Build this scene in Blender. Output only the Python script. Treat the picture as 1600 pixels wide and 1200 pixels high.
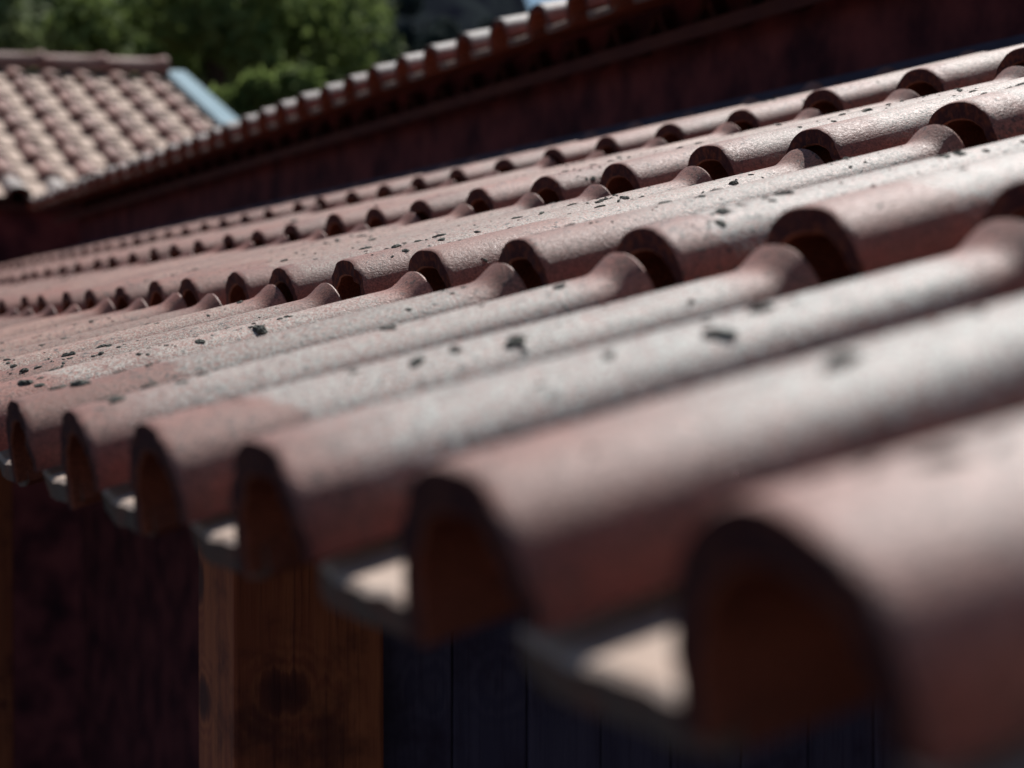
import bpy, bmesh, math, random
from mathutils import Vector, Matrix, noise

random.seed(7)
R = math.radians
sc = bpy.context.scene
for o in list(bpy.data.objects):
    bpy.data.objects.remove(o)

# ---------------------------------------------------------------- camera
cd = bpy.data.cameras.new('camera')
cam = bpy.data.objects.new('camera', cd)
sc.collection.objects.link(cam)
ax_x = Vector((0.35984221, 0.93301318, 0.0))
ax_y = Vector((-0.01903501, 0.00734138, 0.99979186))
ax_z = Vector((0.93281898, -0.35976731, 0.02040165))
CAM = Vector((1.71434572, -0.22009133, 0.04060925))
cam.matrix_world = Matrix(((ax_x.x, ax_y.x, ax_z.x, CAM.x), (ax_x.y, ax_y.y, ax_z.y, CAM.y),
                           (ax_x.z, ax_y.z, ax_z.z, CAM.z), (0, 0, 0, 1)))
cd.sensor_width = 36.0
cd.lens = 77.72
cd.clip_start = 0.02
cd.clip_end = 3000
cd.dof.use_dof = True
cd.dof.focus_distance = 1.95
cd.dof.aperture_fstop = 6.8
cd.dof.aperture_blades = 0
sc.camera = cam

# ---------------------------------------------------------------- sky, sun, exposure
SUN_EL, SUN_B = R(54), R(38)          # elevation; swing of the sun from -X towards +Y
S = Vector((-math.cos(SUN_B) * math.cos(SUN_EL), math.sin(SUN_B) * math.cos(SUN_EL), math.sin(SUN_EL)))
w = bpy.data.worlds.new('World')
sc.world = w
w.use_nodes = True
nt = w.node_tree
sky = nt.nodes.new('ShaderNodeTexSky')
sky.sky_type = 'NISHITA'
sky.sun_disc = False
sky.sun_elevation = SUN_EL
sky.sun_rotation = math.atan2(S.x, S.y)
sky.ozone_density = 3.0
sky.dust_density = 0.2
nt.links.new(sky.outputs[0], nt.nodes['Background'].inputs[0])
nt.nodes['Background'].inputs[1].default_value = 0.05
sd = bpy.data.lights.new('sun', 'SUN')
sd.energy = 5.0
sd.angle = R(0.5)
sd.color = (1.0, 0.975, 0.94)
so = bpy.data.objects.new('sun', sd)
sc.collection.objects.link(so)
so.rotation_euler = S.to_track_quat('Z', 'Y').to_euler()
so.location = (0, 0, 20)
sc.view_settings.view_transform = 'Standard'
sc.view_settings.look = 'None'
sc.view_settings.exposure = 0.2
sc.view_settings.gamma = 1.0
sc.view_settings.use_curve_mapping = False


# ---------------------------------------------------------------- helpers
def link(o):
    sc.collection.objects.link(o)
    return o


def tag(o, label=None, cat=None, group=None, kind=None):
    for k, v in (('label', label), ('category', cat), ('group', group), ('kind', kind)):
        if v:
            o[k] = v
    return o


def empty(name, loc=(0, 0, 0), rot=(0, 0, 0), parent=None):
    o = link(bpy.data.objects.new(name, None))
    o.location = loc
    o.rotation_euler = rot
    o.empty_display_size = 0.1
    o.parent = parent
    return o


def obj(name, me, parent=None, loc=(0, 0, 0), rot=(0, 0, 0)):
    o = link(bpy.data.objects.new(name, me))
    o.location = loc
    o.rotation_euler = rot
    o.parent = parent
    return o


def mesh(name, verts, faces, mats, mi=None, smooth=False):
    me = bpy.data.meshes.new(name)
    me.from_pydata(verts, [], faces)
    for m in mats:
        me.materials.append(m)
    if mi:
        me.polygons.foreach_set('material_index', mi)
    if smooth:
        me.polygons.foreach_set('use_smooth', [True] * len(me.polygons))
    me.update()
    return me


def box_mesh(name, x0, x1, y0, y1, z0, z1, mat, bevel=0.0, jit=0.0):
    bm = bmesh.new()
    bmesh.ops.create_cube(bm, size=1)
    for v in bm.verts:
        v.co = Vector(((x0 + x1) / 2 + v.co.x * (x1 - x0), (y0 + y1) / 2 + v.co.y * (y1 - y0), (z0 + z1) / 2 + v.co.z * (z1 - z0)))
    if bevel:
        bmesh.ops.bevel(bm, geom=bm.edges[:], offset=bevel, segments=2, affect='EDGES', profile=0.6)
    me = bpy.data.meshes.new(name)
    bm.to_mesh(me)
    bm.free()
    me.materials.append(mat)
    return me


class NT:
    def __init__(s, name):
        s.m = bpy.data.materials.new(name)
        s.m.use_nodes = True
        s.t = s.m.node_tree
        s.b = s.t.nodes['Principled BSDF']

    def n(s, typ, ins=None, **kw):
        nd = s.t.nodes.new('ShaderNode' + typ)
        for k, v in kw.items():
            setattr(nd, k, v)
        for k, v in (ins or {}).items():
            if isinstance(v, bpy.types.NodeSocket):
                s.t.links.new(v, nd.inputs[k])
            else:
                nd.inputs[k].default_value = v
        return nd

    def math(s, op, a, b=0.0, c=0.0, clamp=False):
        nd = s.n('Math', {0: a, 1: b, 2: c}, operation=op)
        nd.use_clamp = clamp
        return nd.outputs[0]

    def step(s, v, lo, hi, a=0.0, b=1.0):
        return s.n('MapRange', {0: v, 1: lo, 2: hi, 3: a, 4: b}, interpolation_type='SMOOTHSTEP').outputs[0]

    def mix(s, f, a, b, blend='MIX'):
        nd = s.n('Mix', data_type='RGBA', blend_type=blend)
        for k, v in ((0, f), (6, a), (7, b)):
            if isinstance(v, bpy.types.NodeSocket):
                s.t.links.new(v, nd.inputs[k])
            else:
                nd.inputs[k].default_value = v if k == 0 else (*v, 1.0)
        return nd.outputs[2]

    def noise(s, vec, scale, detail=2.0, rough=0.5, w=None, col=False):
        nd = s.n('TexNoise', {'Vector': vec, 'Scale': scale, 'Detail': detail, 'Roughness': rough},
                 noise_dimensions='4D' if w is not None else '3D')
        if w is not None:
            s.t.links.new(w, nd.inputs['W'])
        return nd.outputs[1 if col else 0]

    def out(s, color, rough=0.8, bump=None, bstr=0.3, bdist=0.001, spec=0.4):
        for k, v in (('Base Color', color), ('Roughness', rough)):
            if isinstance(v, bpy.types.NodeSocket):
                s.t.links.new(v, s.b.inputs[k])
            else:
                s.b.inputs[k].default_value = (*v, 1.0) if k == 'Base Color' else v
        s.b.inputs['Specular IOR Level'].default_value = spec
        if bump is not None:
            bn = s.n('Bump', {'Height': bump, 'Strength': bstr, 'Distance': bdist})
            s.t.links.new(bn.outputs[0], s.b.inputs['Normal'])
        return s.m


P = 0.215               # distance between two columns of cover tiles
L = 0.37846             # length of a tile that shows
SL = R(17.392)


# ---------------------------------------------------------------- materials
def clay(name, weather=1.0, grey=0.0):
    k = NT(name)
    tc = k.n('TexCoord').outputs['Object']
    rnd = k.n('ObjectInfo').outputs['Random']
    w50 = k.math('MULTIPLY', rnd, 57.0)
    sep = k.n('SeparateXYZ', {0: tc})
    t = sep.outputs[1]
    z = k.math('MULTIPLY_ADD', t, 0.066, sep.outputs[2])        # depth below the crest line
    big = k.noise(tc, 9.0, 3.0, 0.55, w50)
    mid = k.noise(tc, 45.0, 4.0, 0.6, w50)
    fine = k.noise(tc, 420.0, 3.0, 0.65, w50)
    grain = k.noise(tc, 900.0, 2.0, 0.6, w50)
    red = k.mix(big, (0.17, 0.036, 0.032), (0.25, 0.066, 0.045))
    if weather == 0:
        red = k.mix(big, (0.22, 0.058, 0.034), (0.31, 0.085, 0.045))
        c = k.mix(k.step(fine, 0.35, 0.75, 0.0, 0.3), red, (0.12, 0.045, 0.03))
    else:
        dusty_lit = k.mix(k.step(big, 0.3, 0.7), (0.25, 0.096, 0.072), (0.36, 0.152, 0.116))
        dusty_lit = k.mix(k.step(mid, 0.45, 0.72, 0.0, 0.45), dusty_lit, (0.20, 0.115, 0.088))
        dusty_lit = k.mix(k.math('MULTIPLY', rnd, 0.45), dusty_lit, (0.31, 0.140, 0.098))
        # dust-pale upper half, darker red low down that paints the flanks' shade in
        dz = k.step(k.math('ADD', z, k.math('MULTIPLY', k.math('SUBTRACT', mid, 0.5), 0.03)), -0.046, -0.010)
        c = k.mix(dz, red, dusty_lit)
        c = k.mix(k.step(fine, 0.42, 0.75, 0.0, 0.4), c, (0.14, 0.075, 0.06))
    if weather > 0:
        # pale crust: leaves the lower end and the sheltered head of the tile bare
        loc = k.n('SeparateXYZ', {0: k.n('ObjectInfo').outputs['Location']})
        lx, ly = loc.outputs[0], loc.outputs[1]
        upper = k.math('MULTIPLY', k.step(ly, 1.36, 1.40), k.step(lx, -9.6, -9.3))      # tiles of the taller house: pale right to the lip
        r2 = k.math('FRACT', k.math('MULTIPLY', rnd, 7.13))
        rag = k.math('ADD', k.math('MULTIPLY', k.math('SUBTRACT', mid, 0.5), 0.04), k.math('MULTIPLY', k.math('SUBTRACT', big, 0.5), 0.09))
        edge = k.math('SUBTRACT', k.math('ADD', k.math('MULTIPLY_ADD', rnd, 0.09, 0.022), rag), k.math('MULTIPLY', upper, 0.12))
        wid = k.math('MULTIPLY_ADD', k.math('MULTIPLY', r2, k.math('MULTIPLY', r2, r2)), 0.06, 0.003)
        m = k.n('MapRange', {0: t, 1: k.math('SUBTRACT', edge, wid), 2: k.math('ADD', edge, wid), 3: 0.12, 4: 1.0}, interpolation_type='SMOOTHSTEP').outputs[0]
        m2 = k.step(k.math('ADD', t, k.math('MULTIPLY', k.math('SUBTRACT', mid, 0.5), 0.03)), 0.305, 0.330, 1.0, 0.05)
        m3 = k.step(k.math('ADD', z, k.math('MULTIPLY', k.math('SUBTRACT', big, 0.5), 0.035)), -0.034, -0.009)
        near = k.math('MAXIMUM', k.step(lx, -1.9, 0.5, 0.50, 1.05), upper)      # right-hand sheen painted in: crust colour fades by position towards the far end
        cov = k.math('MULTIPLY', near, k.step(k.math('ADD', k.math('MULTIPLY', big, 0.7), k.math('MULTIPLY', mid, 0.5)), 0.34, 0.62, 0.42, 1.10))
        gr = k.step(k.math('ADD', k.math('MULTIPLY', fine, 0.6), k.math('MULTIPLY', grain, 0.4)), 0.435, 0.545, 0.02, 1.0)
        f = k.math('MULTIPLY', k.math('MULTIPLY', k.math('MULTIPLY', m, m2), m3), k.math('MULTIPLY', cov, gr))
        f = k.math('MULTIPLY', f, weather)
        pale = k.mix(mid, (0.49, 0.46, 0.42), (0.51, 0.60, 0.565))
        pale = k.mix(k.math('MAXIMUM', k.step(lx, -1.0, 1.2), upper), (0.43, 0.315, 0.25), pale)  # cooler, paler crust towards the viewer stands in for the sheen
        c = k.mix(f, c, pale)
        # sooty specks of black crust in the pale areas
        sp = k.noise(tc, 210.0, 3.0, 0.7, w50)
        spk = k.math('MULTIPLY', k.step(sp, 0.54, 0.63), k.step(k.math('ADD', k.math('MULTIPLY', big, 0.5), k.math('MULTIPLY', mid, 0.5)), 0.42, 0.58, 0.05, 0.9))
        dirt = k.noise(tc, 22.0, 6.0, 0.72, w50)
        c = k.mix(k.step(dirt, 0.54, 0.74, 0.0, 0.6), c, (0.15, 0.095, 0.078))
        c = k.mix(k.math('MULTIPLY', spk, weather), c, (0.055, 0.048, 0.045))
        # darker blotches low on the flanks
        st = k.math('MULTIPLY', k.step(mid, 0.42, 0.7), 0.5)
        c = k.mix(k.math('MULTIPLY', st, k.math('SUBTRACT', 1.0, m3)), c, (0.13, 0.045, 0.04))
    if grey > 0:
        c = k.mix(k.step(mid, 0.3, 0.6, grey * 0.5, grey), c, (0.095, 0.09, 0.078))
    gm = k.step(k.noise(tc, 620.0, 3.0, 0.7, w50), 0.38, 0.62, 0.60, 1.16)
    tone = k.math('MULTIPLY', gm, k.math('MULTIPLY_ADD', k.math('FRACT', k.math('MULTIPLY', rnd, 13.7)), 0.34, 0.84))
    c = k.mix(1.0, c, k.n('CombineColor', {0: tone, 1: tone, 2: tone}).outputs[0], 'MULTIPLY')
    h = k.math('ADD', k.math('ADD', fine, k.math('MULTIPLY', grain, 0.6)), k.math('MULTIPLY', mid, 0.5))
    return k.out(c, k.step(fine, 0.25, 0.75, 0.46, 0.70), h, 0.5, 0.0012, 0.32 if weather else 0.15)


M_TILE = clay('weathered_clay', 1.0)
M_CLEAN = clay('bare_clay', 0.0)


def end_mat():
    k = NT('dark_clay_end')  # darker clay tone for the lower end faces, with redder blotches
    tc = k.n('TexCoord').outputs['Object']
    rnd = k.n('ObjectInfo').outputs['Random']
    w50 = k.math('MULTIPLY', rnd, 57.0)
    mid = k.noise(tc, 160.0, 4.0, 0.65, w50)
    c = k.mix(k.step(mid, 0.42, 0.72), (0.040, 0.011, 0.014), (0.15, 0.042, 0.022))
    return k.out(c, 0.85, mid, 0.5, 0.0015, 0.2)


M_END = end_mat()
M_MOSSY = clay('grey_crusted_clay', 0.0, 0.85)


def simple(name, c1, c2, scale=8.0, rough=0.8, bstr=0.2, bdist=0.004, spec=0.3, detail=5.0, metal=0.0):
    k = NT(name)
    tc = k.n('TexCoord').outputs['Object']
    n1 = k.noise(tc, scale, detail, 0.6)
    m = k.out(k.mix(k.step(n1, 0.3, 0.7), c1, c2), rough, n1, bstr, bdist, spec)
    k.b.inputs['Metallic'].default_value = metal
    return m


M_PLASTER = simple('dark_maroon_plaster', (0.034, 0.006, 0.013), (0.20, 0.045, 0.046), 6.0, 0.9, 0.8, 0.02)
M_LEAD = simple('dark_blue_lead', (0.040, 0.034, 0.075), (0.06, 0.052, 0.10), 12.0, 0.6)
M_BLUE = simple('pale_blue_metal', (0.27, 0.37, 0.415), (0.31, 0.41, 0.455), 3.0, 0.85, spec=0.05)
M_DECK = simple('dark_deck_wood', (0.05, 0.013, 0.016), (0.08, 0.025, 0.022), 9.0)
M_GROUND = simple('dark_gravel', (0.030, 0.024, 0.026), (0.06, 0.05, 0.048), 3.0)
M_HILL = simple('far_forest', (0.004, 0.004, 0.010), (0.026, 0.032, 0.034), 0.11, 1.0, spec=0.0)
M_BARK = simple('bark', (0.045, 0.03, 0.02), (0.09, 0.06, 0.045), 14.0, 0.9, 0.6, 0.02)
M_LICHEN = simple('dark_lichen', (0.018, 0.017, 0.016), (0.15, 0.155, 0.13), 340.0, 0.9, 0.8, 0.002)


def wood(name, c1, c2, c3):
    k = NT(name)
    tc = k.n('TexCoord').outputs['Object']
    rnd = k.n('ObjectInfo').outputs['Random']
    w50 = k.math('MULTIPLY', rnd, 31.0)
    mp = k.n('Mapping', {0: tc, 3: (14.0, 14.0, 1.1)}).outputs[0]
    g = k.noise(mp, 3.2, 4.0, 0.62, w50)
    mp2 = k.n('Mapping', {0: tc, 3: (60.0, 60.0, 2.2)}).outputs[0]
    f = k.noise(mp2, 4.0, 3.0, 0.6, w50)
    mp3 = k.n('Mapping', {0: tc, 1: (0.31, 0.17, 0.04), 3: (6.0, 6.0, 7.0)}).outputs[0]
    vo = k.n('TexVoronoi', {'Vector': mp3, 'Scale': 1.0, 'Randomness': 1.0}).outputs['Distance']
    vd = k.math('ADD', vo, k.math('MULTIPLY', k.math('SUBTRACT', g, 0.5), 0.25))
    ring = k.math('MULTIPLY', k.math('SINE', k.math('MULTIPLY', vd, 70.0)), k.step(vd, 0.1, 0.5, 0.5, 0.0))
    blot = k.noise(tc, 11.0, 4.0, 0.65, w50)
    c = k.mix(k.step(k.math('ADD', g, k.math('MULTIPLY', ring, 0.3)), 0.35, 0.66), c1, c2)
    c = k.mix(k.step(f, 0.5, 0.75, 0.0, 0.55), c, c3)
    c = k.mix(k.step(blot, 0.48, 0.70, 0.0, 0.75), c, c3)
    c = k.mix(k.step(vd, 0.10, 0.22, 0.95, 0.0), c, c3)
    return k.out(c, 0.7, f, 0.35, 0.002, 0.3)


M_WOOD = wood('brown_post_wood', (0.32, 0.080, 0.038), (0.46, 0.135, 0.056), (0.075, 0.018, 0.018))
M_BOARD = wood('dark_blue_boards', (0.085, 0.070, 0.13), (0.12, 0.10, 0.17), (0.05, 0.03, 0.06))


# ---------------------------------------------------------------- roof tiles
TH = 0.070 * P


def lerp(a, b, x):
    return a + (b - a) * x


def smooth01(x):
    x = max(0.0, min(1.0, x))
    return x * x * (3 - 2 * x)


LT = L - 0.019


def cover_dims(t):
    """half width, crest height and the two base heights of a cover tile t metres above its lower end"""
    x = t / LT
    hw = lerp(0.272, 0.176, x) * P
    cr = lerp(0.0, -0.116, x) * P
    fl = smooth01((t - (LT - 0.027)) / 0.029) ** 1.5
    hw += 0.026 * P * fl
    cr += 0.050 * P * fl
    return hw, cr, lerp(-0.278, -0.262, x) * P, lerp(-0.208, -0.250, x) * P


def cover_pt(th, t, inset=0.0):
    hw, cr, bl, br = cover_dims(t)
    hw -= inset
    cr -= inset
    s, c = math.sin(th), max(0.0, math.cos(th))
    ba = bl if s < 0 else br
    zz = ba + (cr - ba) * c ** 0.84
    return Vector((hw * math.copysign(abs(s) ** 0.88, s), t + 0.15 * zz * max(0.0, 1 - t / 0.12), zz))


def cover_mesh(name, seed, wob=0.0009, nth=24, ts=None):
    ts = ts or [0, 0.0012, 0.005, 0.03, 0.07, 0.12, 0.17, 0.22, 0.27, 0.31, LT - 0.036, LT - 0.030, LT - 0.024, LT - 0.018, LT - 0.012, LT - 0.006, LT - 0.0015, LT]
    ths = [-math.pi / 2 + math.pi * i / nth for i in range(nth + 1)]
    V, F, MI = [], [], []
    n = len(ts)

    def wobv(v):
        q = Vector((v.x * 16 + seed * 9.1, v.y * 9, v.z * 16))
        return v + Vector((noise.noise(q), 0, noise.noise(q + Vector((7, 3, 1))))) * wob

    def row(t, ins):
        base = len(V)
        edge = 0.0
        tt = t + (0.0 if 0.02 < t < LT - 0.06 else 0.0)
        for th in ths:
            v = wobv(cover_pt(th, tt, ins + edge))
            if t < 0.006:
                v.y += 0.0020 * noise.noise(Vector((th * 3, seed * 5.3, 1))) + 0.0013 * noise.noise(Vector((th * 11, seed * 5.3, 4)))
            V.append(v)
        return base

    outer = [row(t, 0.0009 if i == 0 else (0.0002 if i == 1 else (0.0010 if i == n - 1 else 0.0))) for i, t in enumerate(ts)]
    inner = [row(t, (TH - 0.0015) if i == 0 else (TH * 0.72 if i > n - 6 else TH)) for i, t in enumerate(ts)]
    m = nth + 1
    for a, b in zip(outer, outer[1:]):
        for i in range(nth):
            F.append((a + i, a + i + 1, b + i + 1, b + i)); MI.append(0)
    for a, b in zip(inner, inner[1:]):
        for i in range(nth):
            F.append((a + i + 1, a + i, b + i, b + i + 1)); MI.append(1)
    a, b = outer[0], inner[0]
    for i in range(nth):
        F.append((a + i + 1, a + i, b + i, b + i + 1)); MI.append(2)
    a, b = outer[-1], inner[-1]
    for i in range(nth):
        F.append((a + i, a + i + 1, b + i + 1, b + i)); MI.append(0)
    for e in (0, nth):
        for j in range(n - 1):
            q = (outer[j] + e, outer[j + 1] + e, inner[j + 1] + e, inner[j] + e)
            F.append(q if e == 0 else q[::-1]); MI.append(1)
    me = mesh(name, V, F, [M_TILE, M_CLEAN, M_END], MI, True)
    bm = bmesh.new(); bm.from_mesh(me)
    bmesh.ops.recalc_face_normals(bm, faces=bm.faces[:])
    for e in bm.edges:
        if len(e.link_faces) == 2 and e.calc_face_angle(0) > R(34):
            e.smooth = False
    bm.to_mesh(me); bm.free()
    return me


TTH = 0.062 * P


def trough_mesh(name, seed, nth=18):
    ts = [0, 0.0025, 0.03, 0.1, 0.2, 0.3, LT]
    V, F, MI = [], [], []

    def row(t, out, ins=0.0):
        base = len(V)
        x = t / LT
        hw = lerp(0.315, 0.36, x) * P
        bo = lerp(-0.238, -0.300, x) * P
        de = 0.022 * P
        for i in range(nth + 1):
            a = -1 + 2 * i / nth
            px, pz = hw * a, bo + de * abs(a) ** 6.0
            nx, nz = -de * 6.0 * abs(a) ** 5.0 * math.copysign(1, a) / hw, 1.0
            ln = math.hypot(nx, nz)
            d = -TTH if out else -ins
            v = Vector((px + nx / ln * d, t, pz + nz / ln * d))
            v.y += 0.15 * v.z * max(0.0, 1 - t / 0.12)
            if t < 0.005:
                v.y += 0.002 * noise.noise(Vector((a * 4, seed * 3.7, out * 2)))
            v.z += 0.0008 * noise.noise(Vector((a * 3, t * 9, seed * 5)))
            V.append(v)
        return base

    up = [row(t, 0, 0.002 if i == 0 else 0) for i, t in enumerate(ts)]
    dn = [row(t, 1) for t in ts]
    for a, b in zip(up, up[1:]):
        for i in range(nth):
            F.append((a + i, a + i + 1, b + i + 1, b + i)); MI.append(0)
    for a, b in zip(dn, dn[1:]):
        for i in range(nth):
            F.append((a + i + 1, a + i, b + i, b + i + 1)); MI.append(1)
    for a, b, fl in ((up[0], dn[0], 1), (up[-1], dn[-1], 0)):
        for i in range(nth):
            q = (a + i, a + i + 1, b + i + 1, b + i)
            F.append(q[::-1] if fl else q); MI.append(2)
    for e in (0, nth):
        for j in range(len(ts) - 1):
            q = (up[j] + e, up[j + 1] + e, dn[j + 1] + e, dn[j] + e)
            F.append(q if e == 0 else q[::-1]); MI.append(1)
    me = mesh(name, V, F, [M_TROUGH, M_CLEAN, M_MOSSY], MI, True)
    bm = bmesh.new(); bm.from_mesh(me)
    bmesh.ops.recalc_face_normals(bm, faces=bm.faces[:])
    for e in bm.edges:
        if len(e.link_faces) == 2 and e.calc_face_angle(0) > R(34):
            e.smooth = False
    bm.to_mesh(me); bm.free()
    return me


def trough_mat():
    k = NT('trough_clay')
    tc = k.n('TexCoord').outputs['Object']
    rnd = k.n('ObjectInfo').outputs['Random']
    w50 = k.math('MULTIPLY', rnd, 57.0)
    mid = k.noise(tc, 50.0, 4.0, 0.6, w50)
    fine = k.noise(tc, 420.0, 3.0, 0.65, w50)
    c = k.mix(k.step(mid, 0.3, 0.7), (0.46, 0.325, 0.25), (0.54, 0.43, 0.355))
    c = k.mix(k.step(fine, 0.5, 0.75, 0.0, 0.5), c, (0.25, 0.16, 0.12))
    c = k.mix(k.step(k.noise(tc, 75.0, 5.0, 0.7, w50), 0.55, 0.68, 0.0, 0.8), c, (0.12, 0.085, 0.07))
    return k.out(c, 0.8, fine, 0.5, 0.0012, 0.3)


M_TROUGH = trough_mat()
COVERS = [cover_mesh('cover_tile', s) for s in range(8)]
TROUGHS = [trough_mesh('trough_tile', s) for s in range(3)]
rt = random.Random(3)


def lay_tiles(root, cols, rows, jit=1.0, fat=(1.0, 1.0)):
    """cover and trough tiles in the local frame of root: x along the eave, y up the slope, z off the slope"""
    placed = {}
    for j in rows:
        for i in cols:
            g = rt.gauss
            o = obj('cover_tile', COVERS[rt.randrange(8)], root,
                    (i * P + g(0, 0.0018) * jit, j * L + g(0, 0.0036) * jit, g(0, 0.0008) * jit),
                    (g(0, 0.004) * jit, g(0, 0.022) * jit, g(0, 0.008) * jit))
            o.scale = (fat[0] + g(0, 0.02) * jit, 1 + g(0, 0.004) * jit, fat[1] + g(0, 0.015) * jit)
            placed[(i, j)] = o
            obj('trough_tile', TROUGHS[rt.randrange(3)], root,
                ((i + 0.485) * P + g(0, 0.0012) * jit, j * L + 0.006 + g(0, 0.002) * jit, g(0, 0.0006) * jit),
                (0, g(0, 0.01) * jit, g(0, 0.004) * jit))
    return placed


# ---- the near porch roof
porch = empty('porch_roof', (0, 0, 0), (SL, 0, 0))
tag(porch, 'near lean-to roof of lichen-spotted clay barrel tiles, its open eave towards the viewer', 'roof')
tiles = lay_tiles(porch, range(-44, 10), range(4))
for i, dx, dz in ((1, 0.0, 0.0), (2, -0.001, 0.0), (3, -0.001, 0.0), (4, -0.002, 0.001), (5, 0.011, 0.003), (6, 0.005, 0.006)):
    tiles[(i, 0)].location = (i * P + dx, 0.0, dz)          # the eave tiles as they lie
obj('roof_deck', box_mesh('roof_deck', -44.6 * P, 9.8 * P, 0.20, 4 * L + 0.03, -0.135, -0.108, M_DECK), porch)


def lichen_blob(bm, c, nrm, tang, r, h, seed):
    bit = nrm.cross(tang).normalized()
    n = 10
    rings = []
    for q, (rr, hh) in enumerate(((1.0, -0.15), (0.93, 0.45), (0.62, 0.85), (0.25, 0.95))):
        ring = []
        for i in range(n):
            a = 2 * math.pi * i / n
            k = 1 + 0.65 * noise.noise(Vector((math.cos(a) * 1.6 + seed * 3.1, math.sin(a) * 1.6, q * 0.35 + seed)))
            dz = 1 + 0.9 * noise.noise(Vector((math.cos(a) * 2.5, math.sin(a) * 2.5 + seed, q + 5)))
            p = c + tang * (math.cos(a) * r * rr * k * 1.25) + bit * (math.sin(a) * r * rr * k * 0.8) + nrm * (h * hh * (dz if q else 1))
            ring.append(bm.verts.new(p))
        rings.append(ring)
    for a, b in zip(rings, rings[1:]):
        for i in range(n):
            bm.faces.new((a[i], a[(i + 1) % n], b[(i + 1) % n], b[i]))
    bm.faces.new(rings[-1])


rl = random.Random(11)
lb = bmesh.new()


def lichen_at(i, j, t, th, r, seed):
    p = cover_pt(th, t)
    e = 0.002
    dt = (cover_pt(th, t + e) - p).normalized()
    da = (cover_pt(th + 0.02, t) - p).normalized()
    nrm = da.cross(dt).normalized()
    if nrm.z < 0:
        nrm = -nrm
    o = tiles[(i, j)]
    mt = Matrix.Translation(o.location) @ o.rotation_euler.to_matrix().to_4x4() @ Matrix.Diagonal((*o.scale, 1))
    a = rl.uniform(0, 6.28)
    tg = (mt.to_3x3() @ (dt * math.cos(a) + da * math.sin(a))).normalized()
    lichen_blob(lb, mt @ p, (mt.to_3x3() @ nrm).normalized(), tg, r, r * rl.uniform(0.22, 0.42), seed)


n = 0
for q in range(760):
    j = rl.choice((0, 0, 0, 1, 1, 1, 2, 2, 3))
    i = rl.choice((rl.randint(-16, 8), rl.randint(-6, 3), rl.randint(-5, 3)))
    t0, th0 = rl.uniform(0.02, 0.325), rl.gauss(0.05, 0.42)
    for m in range(1 + int(rl.expovariate(1 / 2.6))):
        t, th = t0 + rl.gauss(0, 0.016), th0 + rl.gauss(0, 0.16)
        if not (0.012 < t < 0.335 and abs(th) < 1.05):
            continue
        r = 0.0006 + rl.expovariate(1 / 0.0008)
        if m == 0 and q % 7 == 0:
            r += rl.uniform(0.001, 0.0035)
        n += 1
        lichen_at(i, j, t, th, min(r, 0.0075), n * 0.37)
# the few large crusts that stand out
for (i, j, t, th, r) in ((-1, 0, 0.150, -0.05, 0.0062), (-1, 0, 0.118, 0.1, 0.0052), (0, 1, 0.03, -0.25, 0.004), (1, 0, 0.045, 0.15, 0.0058),
                         (1, 0, 0.030, 0.0, 0.0050), (2, 0, 0.052, -0.1, 0.0062), (2, 0, 0.066, 0.2, 0.0040), (1, 0, 0.075, -0.1, 0.0045),
                         (5, 0, 0.130, 0.30, 0.0060), (4, 0, 0.195, 0.55, 0.0055), (4, 0, 0.225, 0.2, 0.0050), (3, 0, 0.160, 0.3, 0.0042),
                         (2, 1, 0.10, 0.2, 0.0055), (1, 1, 0.12, 0.1, 0.0050), (1, 1, 0.145, 0.35, 0.0035), (0, 1, 0.165, -0.1, 0.0055)):
    n += 1
    lichen_at(i, j, t, th, r, n * 0.37)
lme = bpy.data.meshes.new('lichen')
lb.to_mesh(lme); lb.free()
lme.materials.append(M_LICHEN)
lo = obj('lichen', lme, porch)
lo['kind'] = 'stuff'

# ---- the taller house behind the porch: wall, lead flashing and tiled eave above the porch roof
E0 = Vector((-4.5568, 1.4152, 0.7081))
house = empty('house', (E0.x, 1.62, -2.6))
tag(house, 'taller house with dark maroon wall and tiled eave rising behind the near porch roof', 'house')
HX, HY, HZ = house.location
x_l, x_r = -8.95, 2.6
obj('wall', box_mesh('wall', x_l + 0.25 - HX, x_r - HX, 0.0, 0.3, 0.0, 0.72 + 2.6, M_PLASTER), house)
hr = empty('roof', (0, E0.y - HY, E0.z - HZ), (R(16.0), 0, 0), house)
lay_tiles(hr, range(-20, 33), range(5))
obj('roof_deck', box_mesh('roof_deck', -20.5 * P, 33 * P, 0.10, 5 * L, -0.150, -0.125, M_DECK), hr)
obj('flashing', box_mesh('flashing', x_l + 0.3 - HX, x_r - HX, -0.022, -0.002, 2.6 + 0.30, 2.6 + 0.475, M_LEAD), house)
obj('flashing', box_mesh('flashing', x_l + 0.3 - HX, x_r - HX, -0.19, -0.024, 2.6 + 0.385, 2.6 + 0.400, M_LEAD), house)


def half_disc(name, r, y0, y1, mat, up=True, n=12):
    V, F = [], []
    for y in (y0, y1):
        for i in range(n + 1):
            a = math.pi * i / n
            V.append((r * math.cos(a), y, (1 if up else -1) * r * math.sin(a)))
    F.append(tuple(range(n + 1)))
    F.append(tuple(range(2 * n + 1, n, -1)))
    for i in range(n):
        F.append((i, i + n + 1, i + n + 2, i + 1))
    F.append((0, n, 2 * n + 1, n + 1))
    me = mesh(name, V, F, [mat])
    bm = bmesh.new(); bm.from_mesh(me); bmesh.ops.recalc_face_normals(bm, faces=bm.faces[:]); bm.to_mesh(me); bm.free()
    return me


plug = half_disc('clay_plug', 0.046, -0.034, -0.023, M_CLEAN)
for i in range(-30, 10):
    obj('clay_plug', plug, house, (i * P + 0.02 - HX, 0, 2.6 + 0.415))


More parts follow.
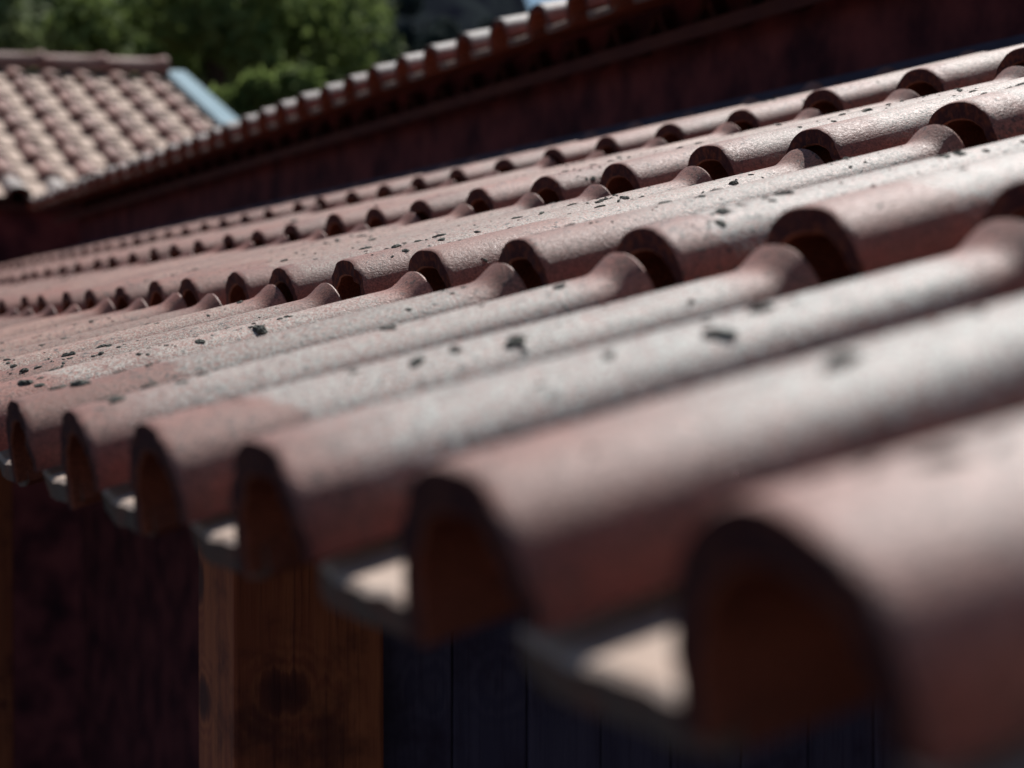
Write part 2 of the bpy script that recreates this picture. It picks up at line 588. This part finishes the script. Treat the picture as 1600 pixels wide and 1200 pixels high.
def u_ring(name, r, th, y0, y1, mat, n=12):
    V, F = [], []
    for y in (y0, y1):
        for q in (r, r - th):
            for i in range(n + 1):
                a = math.pi * (0.06 + 0.88 * i / n)
                V.append((q * math.cos(a), y, -0.85 * q * math.sin(a)))
    m = n + 1
    for i in range(n):
        F += [(i, i + 1, m + i + 1, m + i), (2 * m + i, 3 * m + i, 3 * m + i + 1, 2 * m + i + 1),
              (i, 2 * m + i, 2 * m + i + 1, i + 1), (m + i, m + i + 1, 3 * m + i + 1, 3 * m + i)]
    F += [(0, m, 3 * m, 2 * m), (n, 2 * m + n, 3 * m + n, m + n)]
    me = mesh(name, V, F, [mat])
    bm = bmesh.new(); bm.from_mesh(me); bmesh.ops.recalc_face_normals(bm, faces=bm.faces[:]); bm.to_mesh(me); bm.free()
    return me


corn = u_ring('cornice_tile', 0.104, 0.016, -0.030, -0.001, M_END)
for i in range(-18, 30):
    obj('cornice_tile', corn, house, (E0.x + (i + 0.45) * P - HX, 0, 2.6 + 0.690))

# ---- the house across: roof turned a quarter, ridge along Y
LS = R(17.3)
A0 = Vector((-11.818, 2.507, 1.579))
far = empty('house', (-12.2, 1.2, -2.6))
tag(far, 'distant house with tiled roof, ridge cap and pale blue verge flashing, before the trees', 'house')
FX, FY, FZ = far.location
# local frame: x along -Y... the eave line, y up the slope (towards -X)
NR = 7
eave = A0 + Vector((NR * L * math.cos(LS), 0, -NR * L * math.sin(LS)))
fr = empty('roof', eave - far.location, (0, 0, 0), far)
fr.rotation_euler = (Matrix.Rotation(R(90), 3, 'Z') @ Matrix.Rotation(LS, 3, 'X')).to_euler()
lay_tiles(fr, range(-16, 2), range(NR + 2), 1.4, (1.14, 1.2))
top = (NR + 1.95) * L
obj('roof_deck', box_mesh('roof_deck', -16.5 * P, 1.55 * P, 0.1, top, -0.150, -0.115, M_DECK), fr)
obj('flashing', box_mesh('flashing', 1.62 * P, 2.25 * P, 0.02, top + 0.02, -0.05, -0.015, M_BLUE, 0.004), fr)
obj('verge_board', box_mesh('verge_board', 1.60 * P, 2.1 * P, 0.05, top, -0.30, -0.053, M_DECK), fr)


def ridge_mesh():
    V, F = [], []
    ts = [0, 0.004, 0.04, 0.07, 0.2, 0.4, 0.44]
    n = 14
    for t, r in zip(ts, (0.092, 0.098, 0.098, 0.084, 0.080, 0.076, 0.076)):
        for i in range(n + 1):
            a = math.pi * i / n
            V.append((r * math.cos(a), t, r * math.sin(a)))
    m = n + 1
    for j in range(len(ts) - 1):
        for i in range(n):
            F.append((j * m + i, j * m + i + 1, j * m + m + i + 1, j * m + m + i))
    for j in (0, len(ts) - 1):
        F.append(tuple(j * m + i for i in range(m)))
    me = mesh('ridge_tile', V, F, [M_TILE], None, True)
    bm = bmesh.new(); bm.from_mesh(me); bmesh.ops.recalc_face_normals(bm, faces=bm.faces[:])
    for e in bm.edges:
        if len(e.link_faces) == 2 and e.calc_face_angle(0) > R(34):
            e.smooth = False
    bm.to_mesh(me); bm.free()
    return me


rm = ridge_mesh()
for k in range(10):
    obj('ridge_tile', rm, fr, (1.66 * P - k * 0.395, top - 0.02, -0.02), (0, 0, R(90)))
# body of that house
obj('wall', box_mesh('wall', eave.x - 0.35 - 4.6 - FX, eave.x - 0.22 - FX, -1.6 - FY, 2.80 - FY, 0, 2.6 + 0.70, M_PLASTER), far)

# ---- under the porch: posts and a boarded partition
for (x1, y0, z1, lab) in ((-0.438, 0.312, -0.03, 'square brown wooden post with dark knots under the tiled eave'),
                          (-2.99, 0.312, -0.03, 'reddish brown post at the far left under the tiled eave')):
    o = obj('wooden_post', box_mesh('wooden_post', -0.0775, 0.0775, -0.079, 0.079, 0, 2.55, M_WOOD, 0.004), None,
            (x1 - 0.0775, y0 + 0.079, -2.6))
    tag(o, lab, 'post')
part = empty('board_partition', (-0.5, 1.03, -2.6))
tag(part, 'dark blue partition of upright boards behind the near wooden post', 'partition')
bmesh_board = box_mesh('board', -0.011, 0.011, -0.0420, 0.0420, 0, 2.62, M_BOARD, 0.003)
for k in range(13):
    y = 0.4765 + 0.0435 + k * 0.0855
    obj('board', bmesh_board, part, (random.uniform(-0.003, 0.003), y - 1.03, 0))

# ---------------------------------------------------------------- ground, far hill
g = obj('ground', mesh('ground', [(-900, -900, 0), (900, -900, 0), (900, 900, 0), (-900, 900, 0)], [(0, 1, 2, 3)], [M_GROUND]), None, (0, 0, -2.6))
tag(g, 'dark ground around the houses', None, None, 'structure')


def at(px, py, Z):
    return CAM + (ax_x * ((px - 800) / 3454.15) + ax_y * ((600 - py) / 3454.15) - ax_z) * Z


V, F = [], []
nx, ny = 240, 14
for a in range(nx + 1):
    ang = R(110 + 100 * a / nx)
    for b in range(ny + 1):
        d = 330 + 22 * b
        q = math.sin(math.pi * 0.5 * min(1, b / (ny * 0.75)))
        az = math.degrees(ang)
        hgt = 72 + 34 * smooth01((az - 157.6) / 2.4) - 12 * smooth01((157 - az) / 22)
        z = hgt * q + 6 * noise.noise(Vector((a * 0.19, b * 0.4, 2))) * q + 3 * noise.noise(Vector((a * 0.8, b * 1.7, 9))) * q
        V.append((math.cos(ang) * d, math.sin(ang) * d, z - 2.6))
for a in range(nx):
    for b in range(ny):
        i = a * (ny + 1) + b
        F.append((i, i + 1, i + ny + 2, i + ny + 1))
hill = obj('hill', mesh('hill', V, F, [M_HILL], None, True))
hill['kind'] = 'structure'


# ---------------------------------------------------------------- trees
def leaf_mat(name, c1, c2, tl=0.32):
    k = NT(name)
    tc = k.n('TexCoord').outputs['Object']
    n1 = k.noise(tc, 2.3, 3.0, 0.6)
    c = k.mix(k.step(n1, 0.3, 0.7), c1, c2)
    k.out(c, 0.75, None, spec=0.1)
    tr = k.n('BsdfTranslucent', {'Color': c})
    mx = k.n('MixShader', {0: tl, 1: k.b.outputs[0], 2: tr.outputs[0]})
    k.t.links.new(mx.outputs[0], k.t.nodes['Material Output'].inputs[0])
    return k.m


LEAVES = [leaf_mat('leaf_dark', (0.05, 0.072, 0.022), (0.10, 0.135, 0.04)),
          leaf_mat('leaf_mid', (0.115, 0.145, 0.065), (0.19, 0.23, 0.10)),
          leaf_mat('leaf_light', (0.13, 0.17, 0.055), (0.20, 0.26, 0.08)),
          leaf_mat('leaf_sunlit', (0.14, 0.19, 0.055), (0.22, 0.28, 0.09), 0.55),
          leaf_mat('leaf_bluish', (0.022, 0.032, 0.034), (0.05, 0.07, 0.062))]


def tree(base, height, rx, rz, label, li, seed, leaves=9000, nclump=26, zc=None):
    rg = random.Random(seed)
    root = empty('tree', base)
    tag(root, label, 'tree', 'trees behind the roofs')
    zc = zc if zc is not None else height - rz
    cl = []
    while len(cl) < nclump:
        v = Vector((rg.uniform(-1, 1), rg.uniform(-1, 1), rg.uniform(-1, 1)))
        if 0.25 < v.length < 1:
            cl.append((Vector((v.x * rx, v.y * rx, zc + v.z * rz)), rg.uniform(0.32, 0.62) * rx * 0.62))
    V, F = [], []
    for _ in range(leaves):
        c, r = cl[rg.randrange(nclump)]
        d = Vector((rg.gauss(0, 1), rg.gauss(0, 1), rg.gauss(0, 1))).normalized()
        p = c + d * r * (rg.random() ** 0.4)
        nrm = (d + Vector((rg.gauss(0, .6), rg.gauss(0, .6), rg.gauss(0, .6) + 0.3))).normalized()
        a = nrm.orthogonal().normalized()
        b = nrm.cross(a)
        q = rg.uniform(0, 6.28)
        a, b = a * math.cos(q) + b * math.sin(q), b * math.cos(q) - a * math.sin(q)
        s = rg.uniform(0.045, 0.085)
        k = len(V)
        V += [p - a * s * 1.3, p + b * s * 0.6 + nrm * s * .12, p + a * s * 1.3, p - b * s * 0.6 + nrm * s * .12]
        F.append((k, k + 1, k + 2, k + 3))
    obj('crown', mesh('crown', V, F, [LEAVES[li]]), root)
    bm = bmesh.new()

    def limb(p0, p1, r0, r1, n=7, segs=5):
        ax = (p1 - p0).normalized()
        a = ax.orthogonal().normalized(); b = ax.cross(a)
        prev = None
        for s_ in range(segs + 1):
            f = s_ / segs
            c = p0.lerp(p1, f) + (a * noise.noise(Vector((f * 3, seed, r0 * 50))) + b * noise.noise(Vector((f * 3, seed + 4, r0 * 50)))) * 0.12 * (p1 - p0).length * f * (1 - f) * 2
            ring = [bm.verts.new(c + (a * math.cos(6.2832 * q / n) + b * math.sin(6.2832 * q / n)) * lerp(r0, r1, f)) for q in range(n)]
            if prev:
                for q in range(n):
                    bm.faces.new((prev[q], prev[(q + 1) % n], ring[(q + 1) % n], ring[q]))
            prev = ring
    fork = Vector((0, 0, max(0.8, zc - rz * 0.6)))
    limb(Vector((0, 0, -0.1)), fork, 0.16, 0.11, 9)
    limb(fork, Vector((0, 0, zc + rz * 0.6)), 0.11, 0.03)
    for c, r in cl[:12]:
        limb(Vector((0, 0, rg.uniform(fork.z * 0.8, zc))), c, 0.055, 0.012, 6)
    me = bpy.data.meshes.new('trunk')
    bm.to_mesh(me); bm.free()
    me.materials.append(M_BARK)
    obj('trunk', me, root)
    return root


def tree_px(px, py_top, Z, rx, rz, label, li, seed, **kw):
    top_ = at(px, py_top, Z)
    return tree(Vector((top_.x, top_.y, -2.6)), top_.z + 2.6, rx, rz, label, li, seed, **kw)


tree_px(-60, -150, 19.0, 1.7, 1.9, 'dark leafy tree cut off by the left edge above the distant ridge', 1, 1)
tree_px(130, -190, 20.5, 1.5, 1.9, 'broad green tree rising behind the distant ridge cap', 1, 2)
tree_px(330, -160, 18.5, 1.25, 1.6, 'leafy green tree directly above the pale blue flashing', 2, 3)
tree_px(300, -60, 23.0, 1.9, 2.3, 'dark tree filling the gap behind the blue flashing', 0, 5)
tree_px(520, -120, 21.0, 1.15, 1.9, 'dark green tree rightmost behind the long eave', 1, 4)
tree_px(415, 100, 15.2, 0.48, 0.50, 'low light green bushy tree peeping over the eave beside the flashing', 3, 6, leaves=5000, nclump=12)
tree_px(560, 60, 24.0, 1.2, 1.5, 'low dark tree behind the eave, left of the far hill', 0, 7)
tree_px(100, 40, 25.0, 2.2, 2.0, 'deep dark tree low behind the distant ridge', 0, 8)
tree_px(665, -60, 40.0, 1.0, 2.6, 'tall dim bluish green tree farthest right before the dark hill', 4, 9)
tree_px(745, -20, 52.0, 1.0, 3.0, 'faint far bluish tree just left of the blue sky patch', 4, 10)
